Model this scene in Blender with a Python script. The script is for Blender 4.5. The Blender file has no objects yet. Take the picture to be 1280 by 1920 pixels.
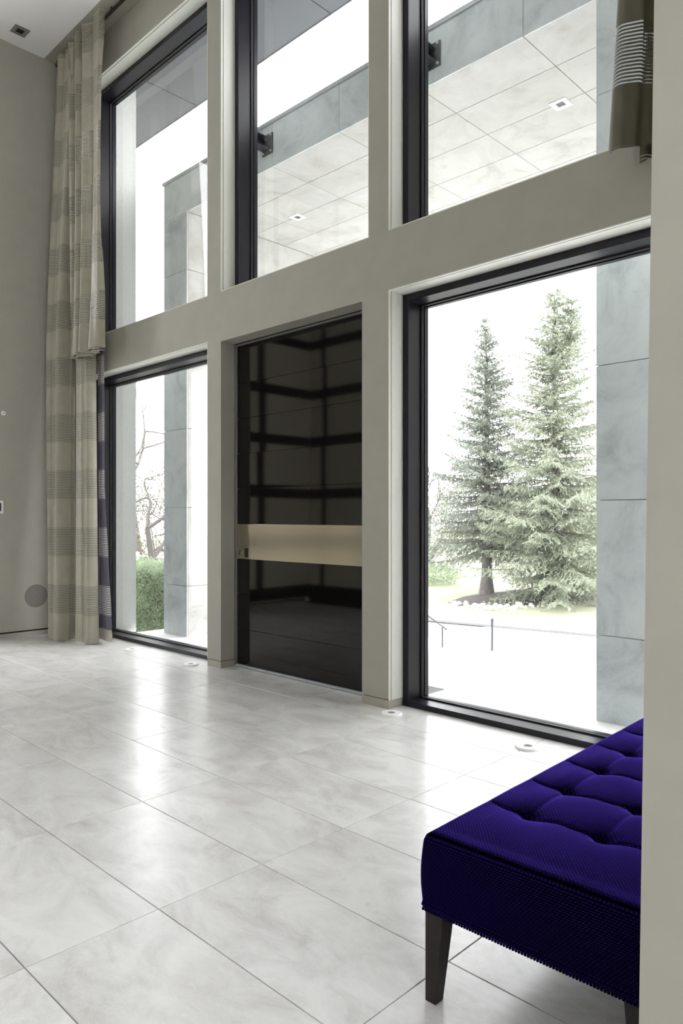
import bpy, bmesh, math, random
import numpy as np
from mathutils import Vector, Matrix, noise as mnoise

scene = bpy.context.scene
COL = scene.collection
PI = math.pi

# ---------------------------------------------------------------- camera
F_PX, TH, V0, CH = 1361.46, math.radians(44.355), 970.15, 1.35
cam_d = bpy.data.cameras.new('camera')
cam = bpy.data.objects.new('camera', cam_d)
COL.objects.link(cam)
cam_d.sensor_fit = 'VERTICAL'
cam_d.sensor_height = 36.0
cam_d.lens = F_PX * 36.0 / 1920.0
cam_d.shift_y = (V0 - 960.0) / 1920.0
cam_d.clip_start = 0.05
cam_d.clip_end = 400
cam.location = (0, 0, CH)
cam.rotation_euler = (PI / 2, 0, TH)
scene.camera = cam

# ---------------------------------------------------------------- world, exposure
SKY = 7.2
w = bpy.data.worlds.new('overcast_sky')
scene.world = w
w.use_nodes = True
bg = w.node_tree.nodes['Background']
bg.inputs[0].default_value = (0.97, 0.985, 1.0, 1)
bg.inputs[1].default_value = SKY
scene.view_settings.view_transform = 'Standard'
scene.view_settings.look = 'None'
scene.view_settings.gamma = 1.0
scene.view_settings.use_curve_mapping = False
scene.view_settings.exposure = 0.0
scene.cycles.max_bounces = 14
scene.cycles.diffuse_bounces = 7
scene.cycles.glossy_bounces = 5
scene.cycles.transparent_max_bounces = 24
scene.cycles.sample_clamp_indirect = 6.0

# ---------------------------------------------------------------- node helpers
def mat(name):
    m = bpy.data.materials.new(name)
    m.use_nodes = True
    nt = m.node_tree
    b = nt.nodes['Principled BSDF']
    return m, nt, b

def N(nt, typ, **kw):
    n = nt.nodes.new(typ)
    for k, v in kw.items():
        if k.startswith('i_'):
            key = k[2:]
            n.inputs[int(key) if key.isdigit() else key.replace('_', ' ')].default_value = v
        else:
            setattr(n, k, v)
    return n

def L(nt, a, b):
    nt.links.new(a, b)

def ramp(nt, fac, stops):
    r = nt.nodes.new('ShaderNodeValToRGB')
    e = r.color_ramp.elements
    while len(e) > 1:
        e.remove(e[-1])
    e[0].position, e[0].color = stops[0][0], (*stops[0][1], 1)
    for p, c in stops[1:]:
        x = e.new(p)
        x.color = (*c, 1)
    L(nt, fac, r.inputs[0])
    return r.outputs[0]

def noise(nt, vec, scale, detail=4, rough=.55, dist=0.0):
    n = N(nt, 'ShaderNodeTexNoise')
    n.inputs['Scale'].default_value = scale
    n.inputs['Detail'].default_value = detail
    n.inputs['Roughness'].default_value = rough
    n.inputs['Distortion'].default_value = dist
    if vec is not None:
        L(nt, vec, n.inputs['Vector'])
    return n.outputs['Fac']

def mathn(nt, op, a, b=None, c=None):
    n = N(nt, 'ShaderNodeMath', operation=op)
    for i, x in enumerate((a, b, c)):
        if x is None:
            continue
        if isinstance(x, (int, float)):
            n.inputs[i].default_value = x
        else:
            L(nt, x, n.inputs[i])
    return n.outputs[0]

def bump(nt, h, strength, dist, b):
    n = N(nt, 'ShaderNodeBump')
    n.inputs['Strength'].default_value = strength
    n.inputs['Distance'].default_value = dist
    L(nt, h, n.inputs['Height'])
    L(nt, n.outputs[0], b.inputs['Normal'])

def plain(name, col, rough=.5, metal=0.0, grain=0.0, gscale=40, spec=.5):
    m, nt, b = mat(name)
    b.inputs['Roughness'].default_value = rough
    b.inputs['Metallic'].default_value = metal
    b.inputs['Specular IOR Level'].default_value = spec
    tc = N(nt, 'ShaderNodeTexCoord')
    f = noise(nt, tc.outputs['Object'], gscale, 3)
    d = 1 - grain if grain else .985
    c = ramp(nt, f, [(.3, tuple(x * d for x in col)), (.7, tuple(min(1, x * (2 - d)) for x in col))])
    L(nt, c, b.inputs['Base Color'])
    return m

def stone(name, base, dark, rough, vscale=1.0, stretch=(1, 2.2, 1), light=None, spec=.5, tint_var=.06):
    m, nt, b = mat(name)
    light = light or tuple(min(1, x * 1.08) for x in base)
    tc = N(nt, 'ShaderNodeTexCoord')
    oi = N(nt, 'ShaderNodeObjectInfo')
    off = N(nt, 'ShaderNodeVectorMath', operation='SCALE')
    cmb = N(nt, 'ShaderNodeCombineXYZ')
    L(nt, oi.outputs['Random'], cmb.inputs[0]); L(nt, mathn(nt, 'MULTIPLY', oi.outputs['Random'], 7.3), cmb.inputs[1]); L(nt, oi.outputs['Random'], cmb.inputs[2])
    L(nt, cmb.outputs[0], off.inputs[0]); off.inputs['Scale'].default_value = 37.0
    mp = N(nt, 'ShaderNodeMapping'); mp.inputs['Scale'].default_value = stretch
    mp.inputs['Rotation'].default_value = (0, 0, .35)
    L(nt, tc.outputs['Object'], mp.inputs[0])
    add = N(nt, 'ShaderNodeVectorMath', operation='ADD')
    L(nt, mp.outputs[0], add.inputs[0]); L(nt, off.outputs[0], add.inputs[1])
    v = add.outputs[0]
    # clouds
    f1 = noise(nt, v, 1.3 * vscale, 10, .66, .7)
    c1 = ramp(nt, f1, [(.30, dark), (.46, base), (.62, light), (.78, base)])
    # brownish patches with sharp edges
    f2 = noise(nt, v, 1.7 * vscale, 12, .72, .9)
    k2 = ramp(nt, f2, [(.56, (0, 0, 0)), (.70, (1, 1, 1))])
    mx = N(nt, 'ShaderNodeMixRGB', blend_type='MIX')
    L(nt, mathn(nt, 'MULTIPLY', k2, .5), mx.inputs[0])
    L(nt, c1, mx.inputs[1]); mx.inputs[2].default_value = (*tuple(x * .86 for x in dark), 1)
    # fine pale veins
    f3 = noise(nt, v, 3.0 * vscale, 8, .62, 1.6)
    vein = mathn(nt, 'ABSOLUTE', mathn(nt, 'SUBTRACT', f3, .5))
    kv = ramp(nt, vein, [(0.0, (1, 1, 1)), (.022, (0, 0, 0))])
    mx2 = N(nt, 'ShaderNodeMixRGB', blend_type='MIX')
    L(nt, mathn(nt, 'MULTIPLY', kv, .35), mx2.inputs[0])
    L(nt, mx.outputs[0], mx2.inputs[1]); mx2.inputs[2].default_value = (*light, 1)
    # per-piece tone
    hv = N(nt, 'ShaderNodeMixRGB', blend_type='MULTIPLY'); hv.inputs[0].default_value = 1
    tone = mathn(nt, 'ADD', mathn(nt, 'MULTIPLY', oi.outputs['Random'], tint_var), 1 - tint_var)
    L(nt, mx2.outputs[0], hv.inputs[1]); L(nt, tone, hv.inputs[2])
    L(nt, hv.outputs[0], b.inputs['Base Color'])
    rr = mathn(nt, 'ADD', mathn(nt, 'MULTIPLY', f2, .12), rough - .06)
    L(nt, rr, b.inputs['Roughness'])
    b.inputs['Specular IOR Level'].default_value = spec
    return m

def fabric_striped(name, col, col2, rough, trans, off, sheen=.3, band=.5, line=None, hole=.75, period=.625, frac=.42):
    """satin curtain cloth with bands of fine open-work stripes (part open gap, part painted line colour)"""
    m, nt, b = mat(name)
    tc = N(nt, 'ShaderNodeTexCoord')
    sep = N(nt, 'ShaderNodeSeparateXYZ'); L(nt, tc.outputs['Object'], sep.inputs[0])
    z = sep.outputs[2]
    bandf = mathn(nt, 'FRACT', mathn(nt, 'DIVIDE', mathn(nt, 'ADD', z, off), period))
    inb = mathn(nt, 'LESS_THAN', bandf, band)
    linef = mathn(nt, 'FRACT', mathn(nt, 'DIVIDE', z, .0184))
    inl = mathn(nt, 'LESS_THAN', linef, frac)
    msk = mathn(nt, 'MULTIPLY', inb, inl)
    f = noise(nt, tc.outputs['Object'], 9, 4)
    c = ramp(nt, f, [(.3, col2), (.7, col)])
    if line is not None:
        mxl = N(nt, 'ShaderNodeMixRGB'); L(nt, msk, mxl.inputs[0]); L(nt, c, mxl.inputs[1]); mxl.inputs[2].default_value = (*line, 1)
        c = mxl.outputs[0]
    b.inputs['Roughness'].default_value = rough
    b.inputs['Sheen Weight'].default_value = sheen
    b.inputs['Sheen Roughness'].default_value = .4
    L(nt, c, b.inputs['Base Color'])
    fine = N(nt, 'ShaderNodeTexWave'); fine.inputs['Scale'].default_value = 160; fine.bands_direction = 'Z'
    L(nt, tc.outputs['Object'], fine.inputs['Vector'])
    bump(nt, fine.outputs['Fac'], .12, .001, b)
    tr = N(nt, 'ShaderNodeBsdfTranslucent'); L(nt, c, tr.inputs[0])
    m1 = N(nt, 'ShaderNodeMixShader'); m1.inputs[0].default_value = trans
    L(nt, b.outputs[0], m1.inputs[1]); L(nt, tr.outputs[0], m1.inputs[2])
    tp = N(nt, 'ShaderNodeBsdfTransparent')
    m2 = N(nt, 'ShaderNodeMixShader')
    L(nt, mathn(nt, 'MULTIPLY', msk, hole), m2.inputs[0]); L(nt, m1.outputs[0], m2.inputs[1]); L(nt, tp.outputs[0], m2.inputs[2])
    L(nt, m2.outputs[0], nt.nodes['Material Output'].inputs[0])
    return m

def glass_thin(name, tint=(.992, .992, .992), refl=.8):
    m, nt, b = mat(name)
    nt.nodes.remove(b)
    tp = N(nt, 'ShaderNodeBsdfTransparent'); tp.inputs[0].default_value = (*tint, 1)
    gl = N(nt, 'ShaderNodeBsdfGlossy'); gl.inputs['Roughness'].default_value = 0.0
    fr = N(nt, 'ShaderNodeFresnel')
    ge = N(nt, 'ShaderNodeNewGeometry')      # keep the same index on the pane's back face
    L(nt, mathn(nt, 'SUBTRACT', 1.5, mathn(nt, 'MULTIPLY', ge.outputs['Backfacing'], 1.5 - 1 / 1.5)), fr.inputs[0])
    ms = N(nt, 'ShaderNodeMixShader')
    L(nt, mathn(nt, 'MULTIPLY', fr.outputs[0], refl), ms.inputs[0])
    L(nt, tp.outputs[0], ms.inputs[1]); L(nt, gl.outputs[0], ms.inputs[2])
    L(nt, ms.outputs[0], nt.nodes['Material Output'].inputs[0])
    return m

def leafy(name, c_dark, c_mid, c_light, trans=.25, scale=3.0, rough=.6):
    m, nt, b = mat(name)
    tc = N(nt, 'ShaderNodeTexCoord')
    f = noise(nt, tc.outputs['Object'], scale, 5, .7)
    c = ramp(nt, f, [(.25, c_dark), (.5, c_mid), (.75, c_light)])
    L(nt, c, b.inputs['Base Color'])
    b.inputs['Roughness'].default_value = rough
    b.inputs['Specular IOR Level'].default_value = .3
    tr = N(nt, 'ShaderNodeBsdfTranslucent'); L(nt, c, tr.inputs[0])
    ms = N(nt, 'ShaderNodeMixShader'); ms.inputs[0].default_value = trans
    L(nt, b.outputs[0], ms.inputs[1]); L(nt, tr.outputs[0], ms.inputs[2])
    L(nt, ms.outputs[0], nt.nodes['Material Output'].inputs[0])
    return m

# ---------------------------------------------------------------- materials
M = {}
M['wall'] = plain('greige_paint', (.385, .370, .318), .6, grain=.03, gscale=6, spec=.3)
M['trim'] = plain('offwhite_trim_paint', (.72, .72, .66), .45, grain=.02)
M['ceiling'] = plain('white_ceiling_paint', (.90, .90, .905), .7, grain=.01)
M['floor'] = stone('floor_marble', (.69, .68, .67), (.565, .55, .52), .25, 1.9, (1, 1.7, 1), light=(.79, .785, .77), spec=.6)
M['grout'] = plain('grey_grout', (.16, .155, .145), .8, grain=.1)
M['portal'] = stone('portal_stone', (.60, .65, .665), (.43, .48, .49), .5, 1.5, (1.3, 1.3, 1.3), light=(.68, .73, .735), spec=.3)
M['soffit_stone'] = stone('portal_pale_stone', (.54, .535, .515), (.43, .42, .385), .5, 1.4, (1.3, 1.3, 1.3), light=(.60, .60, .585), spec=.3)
M['joint'] = plain('stone_joint', (.40, .41, .41), .8, grain=.1)
M['frame'] = plain('dark_bronze_frame', (.013, .0115, .017), .33, grain=.05, spec=.26)
M['gasket'] = plain('black_gasket', (.008, .008, .009), .6)
M['black_slot'] = plain('shadow_gap_black', (.01, .01, .009), .9)
M['glass'] = glass_thin('window_glass')
M['stucco'] = plain('pale_stucco', (.57, .57, .545), .9, grain=.08, gscale=90)
M['eave'] = plain('grey_eave_panel', (.11, .113, .125), .5, grain=.03)
M['paving'] = plain('pale_paving', (.84, .84, .83), .8, grain=.04, gscale=2)
M['panel'] = plain('taupe_wall_panel', (.62, .58, .48), .5, grain=.03)
M['dark_wall'] = plain('dark_stained_backing', (.012, .011, .010), .6, grain=.1)
M['lamp_ring'] = plain('white_lamp_ring', (.85, .85, .84), .4)
M['lamp_dark'] = plain('dark_lamp_reflector', (.06, .06, .065), .35)
M['bronze_ring'] = plain('grey_lamp_trim', (.22, .21, .20), .4)
M['steel_dark'] = plain('dark_steel_bracket', (.05, .055, .065), .45, metal=.3, grain=.08)
M['coping'] = plain('grey_metal_coping', (.45, .48, .50), .45, metal=.2)
M['speaker'] = plain('grey_speaker_mesh', (.20, .195, .17), .7, grain=.1, gscale=300)
M['plastic'] = plain('white_plastic', (.80, .80, .81), .35)
M['rod'] = plain('bronze_curtain_rail', (.05, .035, .028), .4, metal=.3)
M['wood'] = plain('espresso_wood', (.014, .011, .009), .45, grain=.2, gscale=30, spec=.25)
M['rail'] = plain('grey_metal_rail', (.09, .09, .09), .5, metal=.4)
M['curtain'] = fabric_striped('beige_striped_satin', (.34, .317, .252), (.295, .273, .215), .32, .02, .325, sheen=.15, line=(.13, .122, .10), hole=.22, frac=.36)
M['curtain_short'] = fabric_striped('olive_beige_striped_satin', (.33, .307, .24), (.285, .263, .203), .30, .05, 0.172 + 3.0, sheen=.15, line=(.12, .112, .09), hole=.4, frac=.38, period=.588, band=.527)
M['curtain_olive'] = fabric_striped('olive_striped_satin', (.115, .104, .072), (.10, .09, .062), .45, .05, .20 + 3.2, sheen=.1, line=(.03, .027, .02), hole=.8)
M['lining'] = fabric_striped('slate_lining', (.105, .10, .135), (.09, .085, .118), .55, .06, .325, sheen=.15, line=(.75, .74, .70), hole=.1)  # pale lines paint the daylight coming through the open-work
M['hem'] = fabric_striped('beige_hem', (.50, .47, .39), (.46, .43, .355), .5, .06, .0, band=1.0, hole=.0, line=(.22, .21, .16), frac=.3)
M['mulch'] = plain('brown_mulch', (.065, .056, .052), .95, grain=.35, gscale=14)
M['rock'] = plain('white_river_rock', (.6, .6, .59), .8, grain=.1, gscale=8)
M['kerb'] = plain('pale_concrete_kerb', (.40, .40, .39), .85, grain=.08, gscale=4)
M['kerb_shade'] = plain('grey_kerb_shade', (.15, .15, .15), .9, grain=.1)  # flat grey standing in for shade at the kerb foot
M['bark'] = plain('grey_bark', (.15, .135, .13), .9, grain=.35, gscale=12)
M['twig'] = plain('pale_brown_twig', (.10, .088, .08), .9, grain=.2)
M['needle_a'] = leafy('blue_green_needles', (.14, .158, .128), (.235, .26, .215), (.35, .38, .325), .2, 2.2)
M['needle_b'] = leafy('yellow_green_needles', (.175, .197, .142), (.295, .325, .245), (.43, .46, .36), .2, 2.0)
M['needle_far'] = leafy('pale_green_needles', (.20, .24, .19), (.28, .32, .26), (.36, .40, .33), .3)
M['hedge_leaf'] = leafy('boxwood_leaves', (.22, .28, .17), (.31, .38, .25), (.42, .48, .34), .3, 6)
M['shrub_leaf'] = leafy('pale_spring_leaves', (.20, .22, .15), (.27, .285, .20), (.34, .35, .26), .35, 2)
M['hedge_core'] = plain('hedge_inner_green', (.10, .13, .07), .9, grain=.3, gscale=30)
M['rust_leaf'] = leafy('rust_twig_haze', (.07, .052, .045), (.10, .08, .068), (.14, .118, .10), .3, 2)

def lawn_mat():
    m, nt, b = mat('dry_spring_lawn')
    tc = N(nt, 'ShaderNodeTexCoord')
    f = noise(nt, tc.outputs['Object'], .35, 6, .65)
    c = ramp(nt, f, [(.3, (.21, .24, .14)), (.5, (.27, .275, .20)), (.7, (.33, .32, .25))])
    L(nt, c, b.inputs['Base Color']); b.inputs['Roughness'].default_value = .95
    g = noise(nt, tc.outputs['Object'], 30, 3)
    bump(nt, g, .6, .03, b)
    return m
M['lawn'] = lawn_mat()

def lacquer():
    m, nt, b = mat('black_lacquer')
    b.inputs['Base Color'].default_value = (.0035, .0034, .0032, 1)
    tc = N(nt, 'ShaderNodeTexCoord')
    f = noise(nt, tc.outputs['Object'], 1.3, 2)
    L(nt, mathn(nt, 'ADD', mathn(nt, 'MULTIPLY', f, .03), .035), b.inputs['Roughness'])
    b.inputs['Specular IOR Level'].default_value = .5
    return m
M['lacquer'] = lacquer()

def brushed():
    m, nt, b = mat('brushed_steel')
    b.inputs['Metallic'].default_value = 1
    b.inputs['Base Color'].default_value = (.55, .50, .42, 1)
    tc = N(nt, 'ShaderNodeTexCoord')
    mp = N(nt, 'ShaderNodeMapping'); mp.inputs['Scale'].default_value = (1.5, 1.5, 120)
    L(nt, tc.outputs['Object'], mp.inputs[0])
    f = noise(nt, mp.outputs[0], 8, 2)
    L(nt, mathn(nt, 'ADD', mathn(nt, 'MULTIPLY', f, .03), .15), b.inputs['Roughness'])
    return m
M['steel'] = brushed()

def velvet():
    m, nt, b = mat('indigo_waffle_velvet')
    tc = N(nt, 'ShaderNodeTexCoord')
    sep = N(nt, 'ShaderNodeSeparateXYZ'); L(nt, tc.outputs['Object'], sep.inputs[0])
    cb = N(nt, 'ShaderNodeCombineXYZ')
    L(nt, sep.outputs[0], cb.inputs[0]); L(nt, mathn(nt, 'SUBTRACT', sep.outputs[1], sep.outputs[2]), cb.inputs[1])
    br = N(nt, 'ShaderNodeTexBrick')
    br.inputs['Scale'].default_value = 1.0
    br.inputs['Brick Width'].default_value = .0105
    br.inputs['Row Height'].default_value = .0062
    br.inputs['Mortar Size'].default_value = .0016
    br.inputs['Mortar Smooth'].default_value = 1.0
    L(nt, cb.outputs[0], br.inputs['Vector'])
    h = mathn(nt, 'SUBTRACT', 1.0, br.outputs['Fac'])
    f = noise(nt, tc.outputs['Object'], 22, 3)
    hh = mathn(nt, 'ADD', h, mathn(nt, 'MULTIPLY', f, .2))
    c = ramp(nt, h, [(0.0, (.0004, .0003, .0015)), (1.0, (.0025, .0014, .013))])
    cg = ramp(nt, h, [(0.0, (.008, .004, .045)), (1.0, (.155, .088, .72))])
    nt.nodes.remove(b)
    df = N(nt, 'ShaderNodeBsdfDiffuse'); L(nt, c, df.inputs['Color'])
    gl = N(nt, 'ShaderNodeBsdfGlossy'); gl.inputs['Roughness'].default_value = .46; L(nt, cg, gl.inputs['Color'])
    bp = N(nt, 'ShaderNodeBump'); bp.inputs['Strength'].default_value = .8; bp.inputs['Distance'].default_value = .003
    L(nt, hh, bp.inputs['Height']); L(nt, bp.outputs[0], df.inputs['Normal']); L(nt, bp.outputs[0], gl.inputs['Normal'])
    fr = N(nt, 'ShaderNodeFresnel'); fr.inputs[0].default_value = 1.45
    ad = N(nt, 'ShaderNodeMixShader'); L(nt, fr.outputs[0], ad.inputs[0]); L(nt, df.outputs[0], ad.inputs[1]); L(nt, gl.outputs[0], ad.inputs[2])
    L(nt, ad.outputs[0], nt.nodes['Material Output'].inputs[0])
    return m
M['velvet'] = velvet()

# ---------------------------------------------------------------- geometry helpers
def add_box(bm, x0, x1, y0, y1, z0, z1):
    vs = [bm.verts.new((x, y, z)) for z in (z0, z1) for y in (y0, y1) for x in (x0, x1)]
    for f in ((0, 2, 3, 1), (4, 5, 7, 6), (0, 1, 5, 4), (2, 6, 7, 3), (0, 4, 6, 2), (1, 3, 7, 5)):
        bm.faces.new([vs[i] for i in f])
    return vs

def add_cyl(bm, c, r, h, seg=24, axis='Z', r2=None):
    r2 = r if r2 is None else r2
    rot = {'Z': Matrix(), 'X': Matrix.Rotation(PI / 2, 4, 'Y'), 'Y': Matrix.Rotation(-PI / 2, 4, 'X')}[axis]
    bmesh.ops.create_cone(bm, cap_ends=True, segments=seg, radius1=r, radius2=r2, depth=h,
                          matrix=Matrix.Translation(c) @ rot)

def add_ring(bm, c, r0, r1, h, seg=40, axis='Z'):
    """flat ring with thickness h, bevelled outside"""
    prof = [(r0, 0), (r0, h), (r1 - .006, h), (r1, h * .4), (r1, 0)]
    vs = []
    for i in range(seg):
        a = 2 * PI * i / seg
        row = []
        for r, z in prof:
            if axis == 'Z':
                p = (c[0] + r * math.cos(a), c[1] + r * math.sin(a), c[2] + z)
            elif axis == '-Z':
                p = (c[0] + r * math.cos(a), c[1] - r * math.sin(a), c[2] - z)
            else:  # X: faces +X
                p = (c[0] + z, c[1] + r * math.cos(a), c[2] + r * math.sin(a))
            row.append(bm.verts.new(p))
        vs.append(row)
    n = len(prof)
    for i in range(seg):
        a, b = vs[i], vs[(i + 1) % seg]
        for k in range(n):
            bm.faces.new((a[k], b[k], b[(k + 1) % n], a[(k + 1) % n]))

def obj(name, bm, m, parent=None, smooth=False, bevel=0.0, loc=None):
    me = bpy.data.meshes.new(name)
    bmesh.ops.recalc_face_normals(bm, faces=bm.faces)
    bm.to_mesh(me)
    bm.free()
    me.materials.append(m)
    if smooth:
        for p in me.polygons:
            p.use_smooth = True
    o = bpy.data.objects.new(name, me)
    COL.objects.link(o)
    if loc is not None:
        o.location = loc
    if parent is not None:
        o.parent = parent
    if bevel:
        md = o.modifiers.new('bevel', 'BEVEL'); md.width = bevel; md.segments = 2; md.limit_method = 'ANGLE'
    return o

def boxes(name, rects, m, parent=None, bevel=0.0):
    bm = bmesh.new()
    for r in rects:
        add_box(bm, *r)
    return obj(name, bm, m, parent, bevel=bevel)

def cbox(name, r, m, parent=None, bevel=0.0):
    """box whose origin sits at its own centre (per-object texture space)"""
    x0, x1, y0, y1, z0, z1 = r
    c = ((x0 + x1) / 2, (y0 + y1) / 2, (z0 + z1) / 2)
    bm = bmesh.new()
    add_box(bm, x0 - c[0], x1 - c[0], y0 - c[1], y1 - c[1], z0 - c[2], z1 - c[2])
    if bevel:
        bmesh.ops.bevel(bm, geom=list(bm.edges), offset=bevel, segments=1, affect='EDGES')
    return obj(name, bm, m, parent, loc=c)

def tag(o, label=None, cat=None, group=None, kind=None):
    if label: o['label'] = label
    if cat: o['category'] = cat
    if group: o['group'] = group
    if kind: o['kind'] = kind
    return o

def empty(name, loc=(0, 0, 0)):
    o = bpy.data.objects.new(name, None)
    o.empty_display_size = .1
    o.location = loc
    COL.objects.link(o)
    return o

def np_mesh(name, verts, faces, m, parent=None, smooth=False, loc=None):
    """verts (n,3); faces (k,3) or (k,4) array"""
    verts = np.asarray(verts, np.float32); faces = np.asarray(faces, np.int32)
    me = bpy.data.meshes.new(name)
    k, c = faces.shape
    me.vertices.add(len(verts)); me.vertices.foreach_set('co', verts.ravel())
    me.loops.add(k * c); me.loops.foreach_set('vertex_index', faces.ravel())
    me.polygons.add(k)
    me.polygons.foreach_set('loop_start', np.arange(0, k * c, c, dtype=np.int32))
    if smooth:
        me.polygons.foreach_set('use_smooth', np.ones(k, bool))
    me.update(calc_edges=True)
    me.validate()
    me.materials.append(m)
    o = bpy.data.objects.new(name, me)
    COL.objects.link(o)
    if loc is not None: o.location = loc
    if parent is not None: o.parent = parent
    return o

def tubes_mesh(segs, sides=5):
    """segs: list of (p0, r0, p1, r1) -> verts, quads"""
    P0 = np.array([s[0] for s in segs], float); R0 = np.array([s[1] for s in segs])
    P1 = np.array([s[2] for s in segs], float); R1 = np.array([s[3] for s in segs])
    d = P1 - P0; d /= np.maximum(np.linalg.norm(d, axis=1, keepdims=True), 1e-9)
    ref = np.where(np.abs(d[:, 2:3]) > .9, np.array([[1., 0, 0]]), np.array([[0, 0, 1.]]))
    u = np.cross(d, ref); u /= np.linalg.norm(u, axis=1, keepdims=True)
    v = np.cross(d, u)
    ang = np.arange(sides) * 2 * PI / sides
    ca, sa = np.cos(ang), np.sin(ang)
    ring = u[:, None, :] * ca[None, :, None] + v[:, None, :] * sa[None, :, None]
    A = P0[:, None, :] + ring * R0[:, None, None]
    B = P1[:, None, :] + ring * R1[:, None, None]
    verts = np.concatenate([A, B], axis=1).reshape(-1, 3)
    n = len(segs)
    base = np.arange(n)[:, None] * (2 * sides)
    i = np.arange(sides); j = (i + 1) % sides
    q = np.stack([base + i, base + j, base + sides + j, base + sides + i], axis=-1).reshape(-1, 4)
    return verts, q

# ================================================================ STRUCTURE
D = 3.8845           # inner face of the window wall
YO = 4.50            # its outer face
YG = 4.19            # glass
XL = -8.35           # left wall
ZC = 6.67            # ceiling
XW0, XW3 = -7.925, -.85                 # outer ends of the windows
C1a, C1b = -5.507, -5.304              # pier 1
C2a, C2al, C2b = -3.523, -3.589, -3.334  # pier 2 (upper / lower left edge)
BZ0, BZ1 = 2.948, 3.370                # beam
DZ = 2.922                             # door opening top
HZ = 6.25                              # upper opening top
SK = .066                              # skirting + groove

# --- window wall
YW = 4.235
wf = boxes('wall_front', [
    (XL - .3, XW0, D, YO, SK, ZC), (XW3, 0.2, D, YW, SK, ZC),
    (C1a, C1b, D, YW, SK, BZ0), (C1a, C1b, D, YW, BZ1, HZ),
    (C2al, C2b, D, YW, SK, BZ0), (C2a, C2b, D, YW, BZ1, HZ),
    (XW0, XW3, D, YW, BZ0, BZ1), (C1b, C2al, D, YW, DZ, BZ0),
    (XW0, XW3, D, YW, HZ, ZC),
], M['wall'])
tag(wf, 'greige painted window wall with tall piers and a cross beam', 'wall', kind='structure')
boxes('shadow_gap', [(a, b, D + .012, 4.20, .058, SK + .001) for a, b in
                     ((XL - .3, XW0 - .012), (C1a + .012, C1b - .012), (C2al + .012, C2b - .012), (XW3 + .012, .2))], M['black_slot'], wf)
bb = boxes('baseboard_front', [(a, b, D, 4.20, -.01, .060) for a, b in ((XL - .3, XW0), (C1a, C1b), (C2al, C2b), (XW3, .2))], M['wall'])
tag(bb, 'low flush greige baseboard under the piers of the window wall', 'baseboard', kind='structure')

# --- left wall
LY0, LY1, LZ0, LZ1 = 1.95, 2.75, .1, 6.4        # tall side window added out of view for extra daylight
wl = boxes('wall_left', [(XL - .3, XL, -.05, LY0, SK, ZC + .2), (XL - .3, XL, LY1, YO, SK, ZC + .2),
                         (XL - .3, XL, LY0, LY1, SK, LZ0), (XL - .3, XL, LY0, LY1, LZ1, ZC + .2)], M['wall'])
tag(wl, 'plain greige left side wall beside the striped curtain', 'wall', kind='structure')
boxes('shadow_gap', [(XL - .28, XL - .010, .3, D, .046, SK + .001)], M['black_slot'], wl)
t = boxes('window_6', [(XL - .2, XL - .1, LY0, LY0 + .04, LZ0, LZ1), (XL - .2, XL - .1, LY1 - .04, LY1, LZ0, LZ1),  # unseen side window, added for light
                        (XL - .2, XL - .1, LY0, LY1, LZ0, LZ0 + .04), (XL - .2, XL - .1, LY0, LY1, LZ1 - .04, LZ1)], M['frame'])
tag(t, 'tall narrow side window added out of view in the left wall for light', 'window', kind='structure')
boxes('pane', [(XL - .152, XL - .148, LY0 + .04, LY1 - .04, LZ0 + .04, LZ1 - .04)], M['glass'], t)  # glass of the added side window
bl = boxes('baseboard_left', [(XL - .3, XL, .3, D, -.01, .048)], M['wall'])
tag(bl, 'low flush baseboard along the left wall', 'baseboard', kind='structure')

# --- right partition (its end faces the camera)
def wall_right():
    bm = bmesh.new()
    Y0 = 1.40
    def xe(u, Y):
        a = (u - 640) / F_PX
        return Y * (-math.sin(TH) + a * math.cos(TH)) / (math.cos(TH) + a * math.sin(TH))
    zl = 1.388
    zt, zb = CH + V0 * zl / F_PX, CH - (1920 - V0) * zl / F_PX
    xt, xb = xe(1226, Y0), xe(1197.5, Y0)
    s = (xt - xb) / (zt - zb)
    X0, X1 = xb + s * (0 - zb), xb + s * (ZC - zb)
    X0r = X0
    vs = [bm.verts.new(p) for p in ((X0, Y0, 0), (-.2, Y0, 0), (-.2, D, 0), (X0, D, 0),
                                    (X1, Y0, ZC), (-.2, Y0, ZC), (-.2, D, ZC), (X1, D, ZC))]
    for f in ((0, 3, 2, 1), (4, 5, 6, 7), (0, 1, 5, 4), (1, 2, 6, 5), (2, 3, 7, 6), (3, 0, 4, 7)):
        bm.faces.new([vs[i] for i in f])
    add_box(bm, -.2, 3.2, Y0, Y0 + .2, 0, ZC)
    return bm
wr = obj('wall_right', wall_right(), M['wall'])
tag(wr, 'plain greige wall end in the right foreground in front of the bench', 'wall', kind='structure')

# --- back of the room (behind the camera): panelled wall, rear window added to brighten the room
wb = boxes('wall_back', [(XL, -7.1, .0, .28, 0, ZC)], M['dark_wall'])
tag(wb, 'dark wall with taupe panels facing the front door', 'wall', kind='structure')
boxes('dark_backing', [(XL, XL + .012, .3, 1.9, 0.1, ZC)], M['dark_wall'], wl)
zc = .98
k = 0
zs = []
while zc < 6.6:
    zs.append((max(.12, zc - .76 + .075), zc - .075)); zc += .76
for z0, z1 in zs:
    for y0, y1 in ((.331, 1.21), (1.37, 1.88)):
        boxes('wall_panel', [(XL + .012, XL + .06, y0, y1, z0, z1)], M['panel'], wl)
    for x0, x1 in ((XL + .06, -8.06), (-7.93, -7.12)):
        boxes('wall_panel', [(x0, x1, .28, .33, z0, z1)], M['panel'], wb)
ws = boxes('wall_side', [(-7.3, -7.1, -6.2, .0, 0, ZC)], M['wall'])
tag(ws, 'greige side wall of the room behind the camera', 'wall', kind='structure')
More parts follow.
